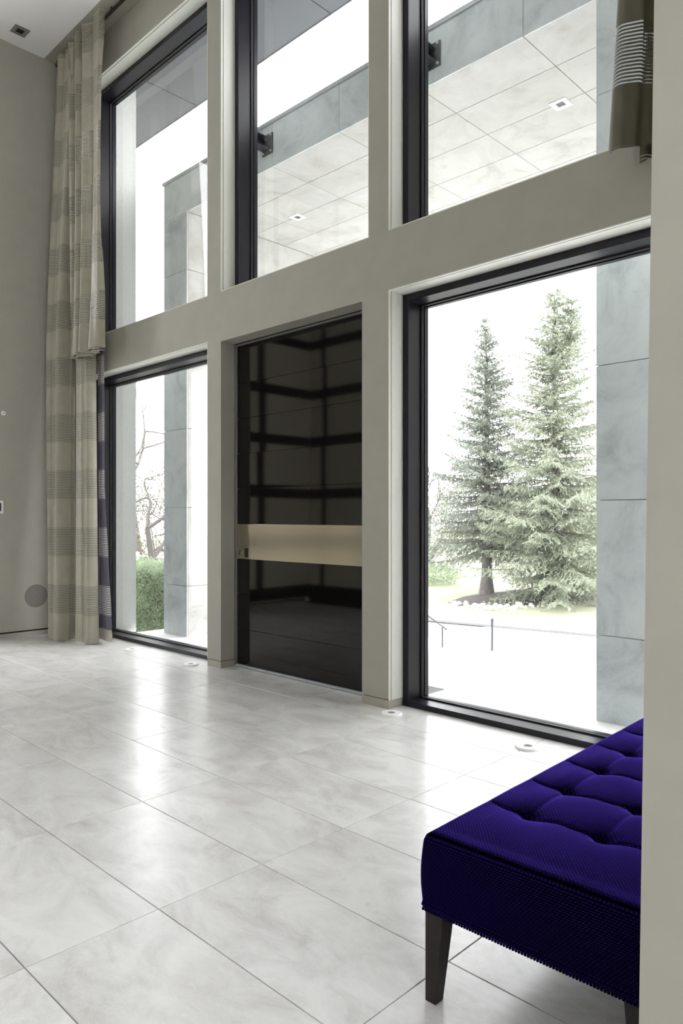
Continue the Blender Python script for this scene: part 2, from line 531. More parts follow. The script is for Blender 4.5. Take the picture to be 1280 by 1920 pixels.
RX0, RX1 = -4.6, -3.4
wr2 = boxes('wall_rear', [(-7.3, RX0, -6.2, -6.0, 0, ZC), (RX1, 3.2, -6.2, -6.0, 0, ZC), (RX0, RX1, -6.2, -6.0, 0, .1), (RX0, RX1, -6.2, -6.0, 3.1, 3.3), (RX0, RX1, -6.2, -6.0, 6.3, ZC)], M['wall'])
tag(wr2, 'greige rear wall behind the camera with a tall window added for light', 'wall', kind='structure')
EW = [(-1.5, 1.25)]  # end wall opening, unseen, added to let in more daylight
we = boxes('wall_east', [(3.0, 3.2, -6.2, 1.4, 0, .1), (3.0, 3.2, -6.2, 1.4, 6.3, ZC), (3.0, 3.2, -6.2, 1.4, 3.1, 3.3),
                         (3.0, 3.2, -6.2, -1.5, .1, 6.3), (3.0, 3.2, 1.25, 1.4, .1, 6.3)], M['wall'])
tag(we, 'end wall with tall windows added for light, to the right behind the camera', 'wall', kind='structure')
nwin = 6
for a, b in ((RX0, RX1),):
    for z0, z1 in ((.1, 3.1), (3.3, 6.3)):
        t = boxes('window_%d' % nwin, [(a, a + .05, -6.15, -6.05, z0, z1), (b - .05, b, -6.15, -6.05, z0, z1),  # unseen rear windows, added for light
                                       (a, b, -6.15, -6.05, z0, z0 + .05), (a, b, -6.15, -6.05, z1 - .05, z1)], M['frame'])
        tag(t, 'dark framed tall window added for light in the rear wall behind the camera', 'window', group='added rear wall windows', kind='structure')
        boxes('pane', [(a + .05, b - .05, -6.105, -6.1, z0 + .05, z1 - .05)], M['glass'], t)
        nwin += 1
for a, b in EW:
    for z0, z1 in ((.1, 3.1), (3.3, 6.3)):
        t = boxes('window_%d' % nwin, [(3.05, 3.15, a, a + .05, z0, z1), (3.05, 3.15, b - .05, b, z0, z1),  # unseen end wall windows, added for light
                                       (3.05, 3.15, a, b, z0, z0 + .05), (3.05, 3.15, a, b, z1 - .05, z1)], M['frame'])
        tag(t, 'dark framed tall window added for light in the end wall behind the camera', 'window', group='added end wall windows', kind='structure')
        boxes('pane', [(3.1, 3.105, a + .05, b - .05, z0 + .05, z1 - .05)], M['glass'], t)
        nwin += 1

# --- ceiling
ce = boxes('ceiling', [(XL - .3, 3.2, -6.2, 3.61, ZC, ZC + .2)], M['ceiling'])
tag(ce, 'flat white ceiling with a square recessed spotlight', 'ceiling', kind='structure')
ct = boxes('trim_1', [(XL - .3, 3.2, 3.61, D + .3, ZC + .004, ZC + .2)], M['wall'])
tag(ct, 'greige ceiling strip above the curtain rail', 'trim', kind='structure')

# --- floor: tiles
fl = boxes('floor', [(XL - .3, 3.2, -6.2, YO - .1, -.10, -.006)], M['grout'])
tag(fl, 'polished pale grey marble tile floor', 'floor', kind='structure')
TX, TY, GX, GY, GAP = .8887, .456, -1.3115, .8935, .0035
tile_cache = {}
def floor_tile(x0, x1, y0, y1):
    wx, wy = round(x1 - x0, 4), round(y1 - y0, 4)
    if (wx, wy) not in tile_cache:
        bm = bmesh.new()
        add_box(bm, -wx / 2, wx / 2, -wy / 2, wy / 2, -.006, 0)
        bmesh.ops.bevel(bm, geom=[e for e in bm.edges if all(v.co.z > -.001 for v in e.verts)], offset=.0012, segments=1, affect='EDGES')
        me = bpy.data.meshes.new('floor_tile'); bm.to_mesh(me); bm.free(); me.materials.append(M['floor'])
        tile_cache[(wx, wy)] = me
    o = bpy.data.objects.new('floor_tile', tile_cache[(wx, wy)])
    COL.objects.link(o); o.parent = fl
    o.location = ((x0 + x1) / 2, (y0 + y1) / 2, 0)
for i in range(-5, 9):
    for j in range(-15, 7):
        x1 = GX - i * TX; x0 = x1 - TX; y0 = GY + j * TY; y1 = y0 + TY
        if x1 < XL or y0 > 4.03: continue
        if x1 < -7.1 and y1 < .0: continue
        x0c, y1c = max(x0, XL), min(y1, 4.04)
        floor_tile(x0c + GAP / 2, x1 - GAP / 2, y0 + GAP / 2, y1c - GAP / 2)

# --- window reveals (bead, groove, liner) : trims
def reveal(n, x0, x1, z0, z1, bottom, label):
    """liner boards around an opening; x0..x1,z0..z1 is the opening"""
    t = .012
    r = []
    zb = z0
    for ya, yb in ((D - .001, D + .018), (D + .027, D + .152)):
        r += [(x0 - .002, x0 + t * .0 + .004, ya, yb, zb, z1), (x1 - .004, x1 + .002, ya, yb, zb, z1), (x0, x1, ya, yb, z1 - .004, z1 + .002)]
        if bottom:
            r += [(x0, x1, ya, yb, z0 - .002, z0 + .004)]
    o = boxes('trim_%d' % n, r, M['trim'])
    tag(o, label, 'trim', kind='structure')

WINS = [
    ('window_1', XW0, C1a, 0.0, BZ0, 'lower left window beside the long striped curtain'),
    ('window_2', XW0, C1a, BZ1, HZ, 'upper left window beside the short striped curtain'),
    ('window_3', C1b, C2a, BZ1, HZ, 'upper middle window above the black door'),
    ('window_4', C2b, XW3, 0.0, BZ0, 'large lower right window looking out to two spruces'),
    ('window_5', C2b, XW3, BZ1, HZ, 'upper right window beside the olive curtain'),
]
for k, (nm, x0, x1, z0, z1, lab) in enumerate(WINS):
    reveal(k + 2, x0, x1, z0 if z0 else .06, z1, z0 > 0, 'off-white grooved reveal trim around the ' + lab)
    fw = .05
    y0, y1 = D + .152, 4.235
    zf0 = z0 + .004 if z0 else -.004
    zfb = zf0 + (.042 if z0 == 0 else fw)
    xi0, xi1, zi1 = x0 + .004, x1 - .004, z1 - .004
    root = empty(nm, ((x0 + x1) / 2, YG, zf0))
    tag(root, 'dark bronze framed ' + lab, 'window', kind='structure')
    P = root.location
    def rel(r):
        return (r[0] - P.x, r[1] - P.x, r[2] - P.y, r[3] - P.y, r[4] - P.z, r[5] - P.z)
    boxes('frame', [rel(r) for r in ((xi0, xi0 + fw, y0, y1, zf0, zi1), (xi1 - fw, xi1, y0, y1, zf0, zi1),
                                     (xi0 + fw, xi1 - fw, y0, y1, zi1 - fw, zi1), (xi0 + fw, xi1 - fw, y0, y1, zf0, zfb))], M['frame'], root, bevel=.002)
    g = .010
    a0, a1, b0, b1 = xi0 + fw, xi1 - fw, zfb, zi1 - fw
    boxes('gasket', [rel(r) for r in ((a0, a0 + g, YG - .014, YG + .014, b0, b1), (a1 - g, a1, YG - .014, YG + .014, b0, b1),
                                      (a0 + g, a1 - g, YG - .014, YG + .014, b1 - g, b1), (a0 + g, a1 - g, YG - .014, YG + .014, b0, b0 + g))], M['gasket'], root)
    boxes('outer_bead', [rel(r) for r in ((a0, a0 + .018, YG + .016, y1 + .01, b0, b1), (a1 - .018, a1, YG + .016, y1 + .01, b0, b1),
                                          (a0 + .018, a1 - .018, YG + .016, y1 + .01, b1 - .018, b1), (a0 + .018, a1 - .018, YG + .016, y1 + .01, b0, b0 + .012))], M['frame'], root)
    boxes('pane', [rel((a0 + .004, a1 - .004, YG - .003, YG + .003, b0 + .004, b1 - .004))], M['glass'], root)

# --- front door
def door():
    YD = D + .165
    x0, x1 = C1b, C2al
    root = empty('door_1', ((x0 + x1) / 2, YD, 0))
    tag(root, 'tall glossy black plank door with a wide brushed steel push plate', 'door', kind='structure')
    P = root.location
    R = lambda r: (r[0] - P.x, r[1] - P.x, r[2] - P.y, r[3] - P.y, r[4], r[5])
    # slim jamb: shadow groove + metal angle
    boxes('shadow_gap', [R(r) for r in ((x0, x0 + .012, YD - .012, YD + .02, .01, DZ), (x1 - .012, x1, YD - .012, YD + .02, .01, DZ), (x0, x1, YD - .012, YD + .02, DZ - .012, DZ))], M['black_slot'], root)
    boxes('metal_edge', [R(r) for r in ((x0 + .012, x0 + .022, YD - .014, YD + .02, .02, DZ - .012), (x1 - .022, x1 - .012, YD - .014, YD + .02, .02, DZ - .012),
                                        (x0 + .022, x1 - .022, YD - .014, YD + .02, DZ - .022, DZ - .012))], M['bronze_ring'], root)
    boxes('threshold', [R((x0 + .012, x1 - .012, YD - .014, YD + .03, .008, .024))], M['coping'], root)
    boxes('core', [R((x0 + .02, x1 - .02, YD + .024, YD + .07, .02, DZ - .02))], M['black_slot'], root)
    zj = [.026, .345, .661, .978, 1.290, 1.607, 1.923, 2.240, 2.553, DZ - .024]
    rnd = random.Random(5)
    for a, b in zip(zj[:-1], zj[1:]):
        if abs(a - .978) < .01:
            continue
        c = (P.x, YD + .012, (a + b) / 2)
        bm = bmesh.new()
        hx, hz = (x1 - x0) / 2 - .024, (b - a) / 2 - .0012
        add_box(bm, -hx, hx, -.012, .012, -hz, hz)
        bmesh.ops.bevel(bm, geom=list(bm.edges), offset=.0025, segments=2, affect='EDGES')
        o = obj('door_plank', bm, M['lacquer'], root, loc=(0, .012, c[2]))
        o.rotation_euler = (rnd.uniform(-.004, .004), 0, rnd.uniform(-.003, .003))
    # push plate
    a, b = .978, 1.290
    pl = boxes('push_plate', [R((x0 + .024, x1 - .024, YD - .010, YD + .02, a, b))], M['steel'], root, bevel=.002)
    lx = x0 + .028
    boxes('lock_plate', [R((lx, lx + .20, YD - .012, YD - .009, a + .004, a + .112))], M['steel'], pl, bevel=.0005)
    boxes('finger_pull', [R((lx + .118, lx + .170, YD - .0135, YD - .0115, a + .016, a + .098))], M['black_slot'], pl)
    bm = bmesh.new(); add_cyl(bm, (lx + .052 - P.x, YD - .0145 - P.y, a + .058), .026, .006, 28, 'Y')
    cy = obj('lock_cylinder', bm, M['steel'], pl)
    bm = bmesh.new(); add_box(bm, -.004, .004, -.002, .002, -.024, .024)
    ks = obj('key_slot', bm, M['black_slot'], pl, loc=(lx + .052 - P.x, YD - .0182 - P.y, a + .058))
    ks.rotation_euler = (0, .45, 0)
    return root
door()

# ================================================================ OUTSIDE STRUCTURE
# ground: terrace, ramp, driveway, kerb, lawn
def strip(name, prof, x0, x1, m):
    bm = bmesh.new()
    a = [bm.verts.new((x0, y, z)) for y, z in prof]
    b = [bm.verts.new((x1, y, z)) for y, z in prof]
    for i in range(len(prof) - 1):
        bm.faces.new((a[i], b[i], b[i + 1], a[i + 1]))
    return obj(name, bm, m)
GZ = -.75
gd = strip('garden_ground', [(-40, -.4), (5.8, -.29), (9.8, GZ - .01), (40, GZ - .03)], -60, -7.8, M['kerb'])
tag(gd, 'pale gravel ground left of the forecourt beneath the hedge', 'ground', kind='structure')
dw = strip('driveway', [(-40, -.12), (YO - .1, -.12), (YO - .1, -.02), (5.8, -.02), (9.8, GZ), (40, GZ - .02)], -7.8, 40, M['paving'])
tag(dw, 'white paved forecourt sloping down from the house', 'paving', kind='structure')

kerbA, kerbB = Vector((-9.24, 11.81)), Vector((-5.81, 12.42))
kd = (kerbB - kerbA).normalized()
kn = Vector((-kd.y, kd.x))
def kpt(s, n, z):  # along the kerb / behind it
    p = kerbA + kd * s + kn * n
    return (p.x, p.y, z)
def ground_h(n):
    return GZ + .13 + .035 * max(0, n - .6) ** .9
def kerb_and_lawn():
    bm = bmesh.new()
    S = [-30 + 2.0 * i for i in range(36)]
    prof = [(0, GZ - .05), (0, GZ + .11), (.03, GZ + .13), (.75, GZ + .14), (.75, GZ - .05)]
    rows = [[bm.verts.new(kpt(s, n, z)) for n, z in prof] for s in S]
    for r0, r1 in zip(rows[:-1], rows[1:]):
        for i in range(len(prof) - 1):
            bm.faces.new((r0[i], r1[i], r1[i + 1], r0[i + 1]))
    o = obj('kerb', bm, M['kerb']); tag(o, 'pale concrete kerb between the forecourt and the lawn', 'kerb', kind='structure')
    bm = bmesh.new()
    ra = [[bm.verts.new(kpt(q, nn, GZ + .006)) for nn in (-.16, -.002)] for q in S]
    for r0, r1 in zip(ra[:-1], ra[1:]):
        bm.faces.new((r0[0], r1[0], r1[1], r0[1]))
    o = obj('kerb_shade', bm, M['kerb_shade']); tag(o, 'thin grey strip painted as the shadow along the foot of the kerb', 'kerb_shade', kind='structure')  # coloured strip draws the shadow line under the kerb face
    bm = bmesh.new()
    ns = [.75, 1.5, 2.5, 3.5, 4.5, 6, 8, 11, 15, 20, 30, 45]
    rows = []
    for s in S:
        row = []
        for n in ns:
            z = ground_h(n) + .05 * mnoise.noise(Vector((s * .15, n * .2, 3)))
            if n == .75: z = GZ + .125
            row.append(bm.verts.new(kpt(s, n, z)))
        rows.append(row)
    for r0, r1 in zip(rows[:-1], rows[1:]):
        for i in range(len(ns) - 1):
            bm.faces.new((r0[i], r1[i], r1[i + 1], r0[i + 1]))
    o = obj('lawn', bm, M['lawn'], smooth=True); tag(o, 'pale dry spring lawn beyond the forecourt', 'lawn', kind='structure')
kerb_and_lawn()

# exterior eave
ev = boxes('eave', [(-12, 3.2, 4.24, 5.29, 6.58, 7.1)], M['gasket'])
tag(ev, 'grey panelled roof eave over the upper windows', 'eave', kind='structure')
for a, b in ((-12, -10.15), (-10.14, -7.735), (-7.725, -5.335), (-5.325, -2.935), (-2.925, -.5), (-.49, 3.2)):
    boxes('eave_panel', [(a, b, 4.242, 5.295, 6.56, 6.58)], M['eave'], ev)
boxes('eave_fascia', [(-12, 3.2, 5.29, 5.305, 6.555, 7.12)], M['eave'], ev)
ex = boxes('wall_outer', [(-9.4, XL - .3, 3.6, YO, -.1, 7.0), (XL - .3, XW0, YO - .16, YO + .004, -.1, 6.58)], M['stucco'])
tag(ex, 'pale stucco outer corner of the house beside the left windows', 'wall', kind='structure')
boxes('bounce_cladding', [(C1a, C1b, 4.237, 4.262, -.1, 6.56), (C2al, C2b, 4.237, 4.262, -.1, 6.56), (XW3, .2, 4.237, 4.262, -.1, 6.56),
                         (XW0 + .08, XW3, 4.237, 4.262, BZ0, BZ1), (XW0 + .08, XW3, 4.237, 4.262, HZ, 6.56)], M['stucco'], ex)  # unseen pale skin added to bounce daylight onto the portal
# pale outer reveals of the left windows (house wall thickness seen through the glass)
for z0, z1 in ((-.02, 6.565),):
    o = boxes('outer_reveal', [(XW0 + .002, XW0 + .075, 4.247, YO + .006, z0, z1)], M['stucco'], ex)

# ---------------------------------------------------------------- stone portal in front of the facade
YP0, YP1 = 4.70, 7.60
PXo, PXi, QXi, QXo = -7.55, -7.07, -2.195, -1.715
ZS, ZT = 4.85, 5.285
portal = empty('stone_portal', ((PXo + QXo) / 2, YP0, 0))
tag(portal, 'large stone clad portal frame standing in front of the house', 'portal')
PL = portal.location
def prel(r):
    return (r[0] - PL.x, r[1] - PL.x, r[2] - PL.y, r[3] - PL.y, r[4], r[5])
def pchild(o):
    o.parent = portal
    o.location = (o.location[0] - PL.x, o.location[1] - PL.y, o.location[2])
th = .02
boxes('core', [prel(r) for r in ((PXo + th, PXi - th, YP0 + th, YP1 - th, -1.0, ZT - th), (QXi + th, QXo - th, YP0 + th, YP1 - th, -1.0, ZT - th),
                                 (PXi - th, QXi + th, YP0 + th, YP1 - th, ZS + th, ZT - th))], M['joint'], portal)
g = .0025
def stile(r, m):
    pchild(cbox('stone_tile', r, m, bevel=.0015))
zj = [-.9, .13 - .47, .56, 1.465, 2.37, 3.28, 4.19, ZS]
xj = [PXo, -6.502, -5.564, -4.626, -3.688, -2.75, QXo]
yj = [YP0, 5.19, 5.68, 6.17, 6.66, 7.15, YP1]
for a, b in zip(xj[:-1], xj[1:]):
    stile((a + g, b - g, YP0, YP0 + th, ZS, ZT - g), M['portal'])
    stile((a + g, b - g, YP1 - th, YP1, ZS, ZT - g), M['portal'])
sxj = [PXi] + xj[1:-1] + [QXi]
for a, b in zip(sxj[:-1], sxj[1:]):
    for c, d in zip(yj[:-1], yj[1:]):
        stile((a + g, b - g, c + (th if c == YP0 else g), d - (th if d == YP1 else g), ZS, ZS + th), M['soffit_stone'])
for x0, x1, inner in ((PXo, PXi, 1), (QXi, QXo, 0)):
    for a, b in zip(zj[:-1], zj[1:]):
        stile((x0, x1, YP0, YP0 + th, a + g, b - g), M['portal'])
        stile((x0, x1, YP1 - th, YP1, a + g, b - g), M['portal'])
        for c, d in ((YP0 + th, 5.68), (5.68, 6.66), (6.66, YP1 - th)):
            if inner:
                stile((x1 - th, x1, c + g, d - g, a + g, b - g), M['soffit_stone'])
                stile((x0, x0 + th, c + g, d - g, a + g, b - g), M['portal'])
            else:
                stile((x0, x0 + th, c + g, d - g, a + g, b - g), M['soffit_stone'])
                stile((x1 - th, x1, c + g, d - g, a + g, b - g), M['portal'])
boxes('coping', [prel((PXo - .015, QXo + .015, YP0 - .015, YP1 + .015, ZT, ZT + .035))], M['coping'], portal)

def square_lamp(x, y, z, s, mring, mcore, label, group, name='recessed_spotlight'):
    root = empty(name, (x, y, z))
    tag(root, label, 'spotlight', group)
    h = s / 2; q = h * .45
    boxes('trim_ring', [(-h, h, -h, -q, -.006, 0), (-h, h, q, h, -.006, 0), (-h, -q, -q, q, -.006, 0), (q, h, -q, q, -.006, 0)], mring, root, bevel=.001)
    bm = bmesh.new()
    q2 = q * .5
    lo = [bm.verts.new((a * q, b * q, -.003)) for a, b in ((-1, -1), (1, -1), (1, 1), (-1, 1))]
    hi = [bm.verts.new((a * q2, b * q2, -.0005)) for a, b in ((-1, -1), (1, -1), (1, 1), (-1, 1))]
    for i in range(4):
        bm.faces.new((lo[i], lo[(i + 1) % 4], hi[(i + 1) % 4], hi[i]))
    bm.faces.new(hi)
    obj('reflector', bm, mcore, root)
square_lamp(-2.97, 5.69, ZS, .15, M['lamp_ring'], M['eave'], 'square white recessed spotlight in the portal soffit by the olive curtain', 'portal soffit spotlights')
square_lamp(-6.28, 5.69, ZS, .15, M['lamp_ring'], M['eave'], 'square white recessed spotlight in the portal soffit seen above the black door', 'portal soffit spotlights')
square_lamp(-8.06, 3.22, ZC, .16, M['bronze_ring'], M['gasket'], 'square grey recessed spotlight in the white interior ceiling', None)

def bracket(x, z, label):
    root = empty('steel_bracket', (x, YP0, z))
    tag(root, label, 'bracket', 'steel tie brackets')
    boxes('arm', [(-.075, .035, -.46, -.014, -.055, -.047), (-.075, .035, -.46, -.014, .047, .055), (-.075, -.067, -.46, -.014, -.047, .047)], M['steel_dark'], root)
    boxes('end_plate', [(-.08, .075, -.014, 0, -.10, .10)], M['steel_dark'], root, bevel=.002)
    for a in (-.06, .055):
        for b in (-.08, .08):
            bm = bmesh.new(); add_cyl(bm, (a, -.02, b), .011, .014, 6, 'Y'); obj('bolt', bm, M['coping'], root)
bracket(-3.56, 5.06, 'black steel bracket tying the portal to the house at the upper right window')
bracket(-5.62, 5.09, 'black steel bracket tying the portal to the house at the upper middle window')

# ================================================================ OBJECTS: interior
# --- bench
def bench():
    Wd, Ln, Z0, Z1 = .62, 1.72, .258, .472
    root = empty('upholstered_bench', (-1.255, 1.612, 0))
    root.rotation_euler = (0, 0, math.radians(1.4))
    tag(root, 'long indigo tufted bench on tapered dark wooden legs', 'bench')
    nx, ny = 112, 300
    xs = np.linspace(0, Wd, nx); ys = np.linspace(0, Ln, ny)
    X, Y = np.meshgrid(xs, ys, indexing='ij')
    e = np.minimum.reduce([X, Wd - X, Y, Ln - Y])
    r = .022
    q = np.clip(r - e, 0, r)
    Z = Z1 - r + np.sqrt(np.maximum(r * r - q * q, 0))
    cx = [.152, .376, .60 - .05]
    cyv = [.315 + .258 * i for i in range(6) if .315 + .258 * i < Ln - .1]
    edge = np.clip(e / .09, 0, 1)
    dep = np.zeros_like(Z)
    for a in cx[:2]:
        for b in cyv:
            d2 = (X - a) ** 2 + (Y - b) ** 2
            dep += .016 * np.exp(-d2 / .024 ** 2) + .008 * np.exp(-d2 / .075 ** 2)
    # creases along the rows and the columns of tufts
    for b in cyv:
        wob = b + .004 * np.sin(X * 60)
        dep += (.0055 * np.exp(-((Y - wob) / .008) ** 2) + .003 * np.exp(-((Y - wob) / .035) ** 2)) * np.clip(e / .05, 0, 1)
    for a in cx[:2]:
        m = np.clip((Y - cyv[0] + .02) / .03, 0, 1)
        dep += (.003 * np.exp(-((X - a) / .008) ** 2) + .002 * np.exp(-((X - a) / .03) ** 2)) * m * edge
    # plump cells
    puff = .005 * np.abs(np.sin(PI * (Y - cyv[0]) / .258)) * edge
    Z = Z + puff - dep * np.clip(e / .03, 0, 1)
    Z += .0012 * np.sin(X * 31 + Y * 17) * edge
    verts = np.stack([X, Y, Z], -1).reshape(-1, 3)
    idx = np.arange(nx * ny).reshape(nx, ny)
    quads = np.stack([idx[:-1, :-1], idx[1:, :-1], idx[1:, 1:], idx[:-1, 1:]], -1).reshape(-1, 4)
    # skirt
    loop = np.concatenate([idx[:, 0], idx[-1, 1:], idx[-2::-1, -1], idx[0, -2:0:-1]])
    lv = verts[loop]
    rings = [loop]
    V = [verts]
    base = len(verts)
    cen = np.array([Wd / 2, Ln / 2])
    nz = 16
    for k in range(1, nz + 1):
        t = k / nz
        z = lv[:, 2] * (1 - t) + Z0 * t
        bul = .006 * math.sin(PI * min(1, t * 1.0)) + (.004 if k in (nz - 1,) else 0)
        sgn = np.sign(lv[:, :2] - cen)
        on = np.stack([(np.isclose(lv[:, 0], 0) | np.isclose(lv[:, 0], Wd)), (np.isclose(lv[:, 1], 0) | np.isclose(lv[:, 1], Ln))], -1)
        p = lv.copy(); p[:, :2] += sgn * on * bul; p[:, 2] = z
        V.append(p); rings.append(np.arange(base, base + len(loop))); base += len(loop)
    # soft bottom lip
    p = V[-1].copy(); p[:, :2] += (cen - p[:, :2]) * np.array([.02 / .31, .02 / .86]); p[:, 2] = Z0 - .001
    V.append(p); rings.append(np.arange(base, base + len(loop))); base += len(loop)
    Q = [quads]
    for a, b in zip(rings[:-1], rings[1:]):
        Q.append(np.stack([a, np.roll(a, -1), np.roll(b, -1), b], -1)[:, ::-1])
    o = np_mesh('cushion', np.concatenate(V), np.concatenate(Q), M['velvet'], root, smooth=True)
    # piped lower edge (rope-like welt)
    bm = bmesh.new()
    for k in range(int(Wd / .0085) + 1):
        bmesh.ops.create_icosphere(bm, subdivisions=1, radius=.0045, matrix=Matrix.Translation((min(Wd, k * .0085), -.002, Z0 - .001)))
    for k in range(int(Ln / .0085) + 1):
        for x in (-.002, Wd + .002):
            bmesh.ops.create_icosphere(bm, subdivisions=1, radius=.0045, matrix=Matrix.Translation((x, min(Ln, k * .0085), Z0 - .001)))
    obj('welt', bm, M['velvet'], root, smooth=True)
    boxes('underside', [(.02, Wd - .02, .02, Ln - .02, Z0 + .002, Z0 + .012)], M['gasket'], root)
    for lx, sx in ((.002, 1), (Wd - .002, -1)):
        for ly, sy in ((.004, 1), (Ln - .004, -1)):
            bm = bmesh.new()
            t, bt = .060, .036
            zt = Z0 + .004
            top = [(0, 0), (t, 0), (t, t), (0, t)]; bot = [(0, 0), (bt, 0), (bt, bt), (0, bt)]
            vb = [bm.verts.new((lx + sx * a, ly + sy * b, 0)) for a, b in bot]
            vt = [bm.verts.new((lx + sx * a, ly + sy * b, zt)) for a, b in top]
            bm.faces.new(vb); bm.faces.new(vt)
            for i in range(4):
                bm.faces.new((vb[i], vb[(i + 1) % 4], vt[(i + 1) % 4], vt[i]))
            bmesh.ops.recalc_face_normals(bm, faces=bm.faces)
            bmesh.ops.bevel(bm, geom=list(bm.edges), offset=.0012, segments=1, affect='EDGES')
            obj('leg', bm, M['wood'], root)
bench()

# --- in-floor uplights
for x, y, lab in ((-6.684, 3.79, 'round white floor uplight nearest the long striped curtain'),
                  (-5.631, 3.785, 'round white floor uplight beside the pier left of the black door'),
                  (-3.238, 3.80, 'round white floor uplight at the foot of the pier right of the black door'),
                  (-2.195, 3.806, 'round white floor uplight nearest the indigo bench')):
    root = empty('floor_uplight', (x, y, 0))
    tag(root, lab, 'floor light', 'floor uplights along the windows')
    bm = bmesh.new(); add_ring(bm, (0, 0, 0), .028, .075, .013); obj('ring', bm, M['lamp_ring'], root, smooth=False)
    bm = bmesh.new(); add_cyl(bm, (0, 0, .003), .029, .004, 32); obj('lens', bm, M['bronze_ring'], root)

# --- things on the left wall
root = empty('wall_speaker', (XL, 3.517, .448)); tag(root, 'round grey speaker grille low on the left wall', 'speaker')
bm = bmesh.new(); add_ring(bm, (0, 0, 0), .118, .130, .008, 48, 'X'); obj('rim', bm, M['speaker'], root)
bm = bmesh.new(); add_cyl(bm, (.003, 0, 0), .119, .006, 48, 'X'); obj('grille', bm, M['speaker'], root)
bm = bmesh.new(); add_ring(bm, (.005, 0, 0), .030, .048, .004, 32, 'X'); obj('tweeter_ring', bm, M['bronze_ring'], root)
root = empty('wall_control', (XL, 3.075, 1.465)); tag(root, 'white framed control panel with a dark screen on the left wall', 'control panel')
boxes('bezel', [(0, .010, -.075, .075, -.072, .072)], M['plastic'], root, bevel=.003)
boxes('screen', [(.010, .012, -.05, .05, -.045, .045)], M['gasket'], root)
root = empty('wall_sensor', (XL, 3.152, 2.51)); tag(root, 'tiny round white sensor high on the left wall', 'sensor')
bm = bmesh.new(); add_cyl(bm, (.006, 0, 0), .026, .012, 28, 'X', .022); obj('cap', bm, M['plastic'], root)
bm = bmesh.new(); add_cyl(bm, (.0125, 0, 0), .006, .002, 16, 'X'); obj('eye', bm, M['lamp_dark'], root)

# --- curtains
def cloth(name, xl, xr, yc, amp, n, z0, z1, m, parent, seed=0, cols=260, rows=90, sharp=.6, jit=1.0, hem=0.0, phase=0.0):
    """xl,xr,yc,amp: functions of h (0 bottom .. 1 top)"""
    rnd = random.Random(seed)
    ph = [rnd.uniform(0, 6.28) for _ in range(6)]
    t = np.linspace(0, 1, cols); h = np.linspace(0, 1, rows)
    T, Hh = np.meshgrid(t, h, indexing='ij')
    xl_, xr_, yc_, am_ = (np.vectorize(f)(h)[None, :] for f in (xl, xr, yc, amp))
    warp = T + jit * (.030 * np.sin(2 * PI * 1.3 * T + ph[0]) + .018 * np.sin(2 * PI * 3.1 * T + ph[1] + 1.2 * Hh))
    s = np.sin(2 * PI * n * warp + phase + .5 * np.sin(3 * Hh + ph[3]))
    s = np.sign(s) * np.abs(s) ** sharp
    s2 = np.sin(2 * PI * n * 2.37 * warp + ph[4] + .8 * Hh)
    mod = 1 + .35 * np.sin(2 * PI * 1.7 * T + ph[5])
    Yv = yc_ + am_ * (s * mod + .22 * s2)
    c2 = np.cos(2 * PI * n * warp + phase + .5 * np.sin(3 * Hh + ph[3]))
    Xv = xl_ + (xr_ - xl_) * T + am_ * .35 * c2 * np.sin(PI * np.clip(T * 6, 0, .5)) * np.sin(PI * np.clip((1 - T) * 6, 0, .5))
    Zv = z0 + (z1 - z0) * Hh + hem * s * (1 - Hh) ** 6
    P = parent.location
    verts = np.stack([Xv - P.x, Yv - P.y, Zv - P.z], -1).reshape(-1, 3)
    idx = np.arange(cols * rows).reshape(cols, rows)
    q = np.stack([idx[:-1, :-1], idx[1:, :-1], idx[1:, 1:], idx[:-1, 1:]], -1).reshape(-1, 4)
    o = np_mesh(name, verts, q, m, parent, smooth=True)
    return o

def lerp(a, b): return lambda h: a + (b - a) * h
def poly(*pts):
    hs = [p[0] for p in pts]; vs = [p[1] for p in pts]
    return lambda h: float(np.interp(h, hs, vs))

lc = empty('long_curtain', (-7.85, 3.66, 0))
tag(lc, 'floor length beige curtain with bands of fine open stripes by the left wall', 'curtain')
cloth('outer_drape', poly((0, -7.93), (.2, -8.01), (.35, -8.10), (.5, -8.15), (1, -8.17)), poly((0, -7.66), (.5, -7.74), (1, -7.60)), poly((0, 3.56), (.5, 3.62), (1, 3.72)),
      poly((0, .090), (.6, .085), (1, .06)), 3.6, .015, 6.60, M['curtain'], lc, seed=3, sharp=.45)
cloth('inner_drape', poly((0, -7.68), (.5, -7.74), (1, -7.66)), poly((0, -7.25), (.5, -7.385), (1, -7.36)), poly((0, 3.66), (.5, 3.70), (1, 3.76)),
      poly((0, .075), (.5, .06), (1, .02)), 2.2, .012, 6.60, M['curtain'], lc, seed=8, sharp=1.0)
cloth('lining', poly((0, -7.40), (1, -7.47)), poly((0, -7.125), (.47, -7.31), (1, -7.33)), lerp(3.80, 3.82), lerp(.012, .008), 1.0, .155, 3.4, M['lining'], lc, seed=2, cols=60, jit=.3)
cloth('hem_band', poly((0, -7.42), (1, -7.40)), poly((0, -7.118), (1, -7.125)), lerp(3.796, 3.80), lerp(.012, .012), 1.0, .03, .155, M['hem'], lc, seed=2, cols=60, rows=12, jit=.3)

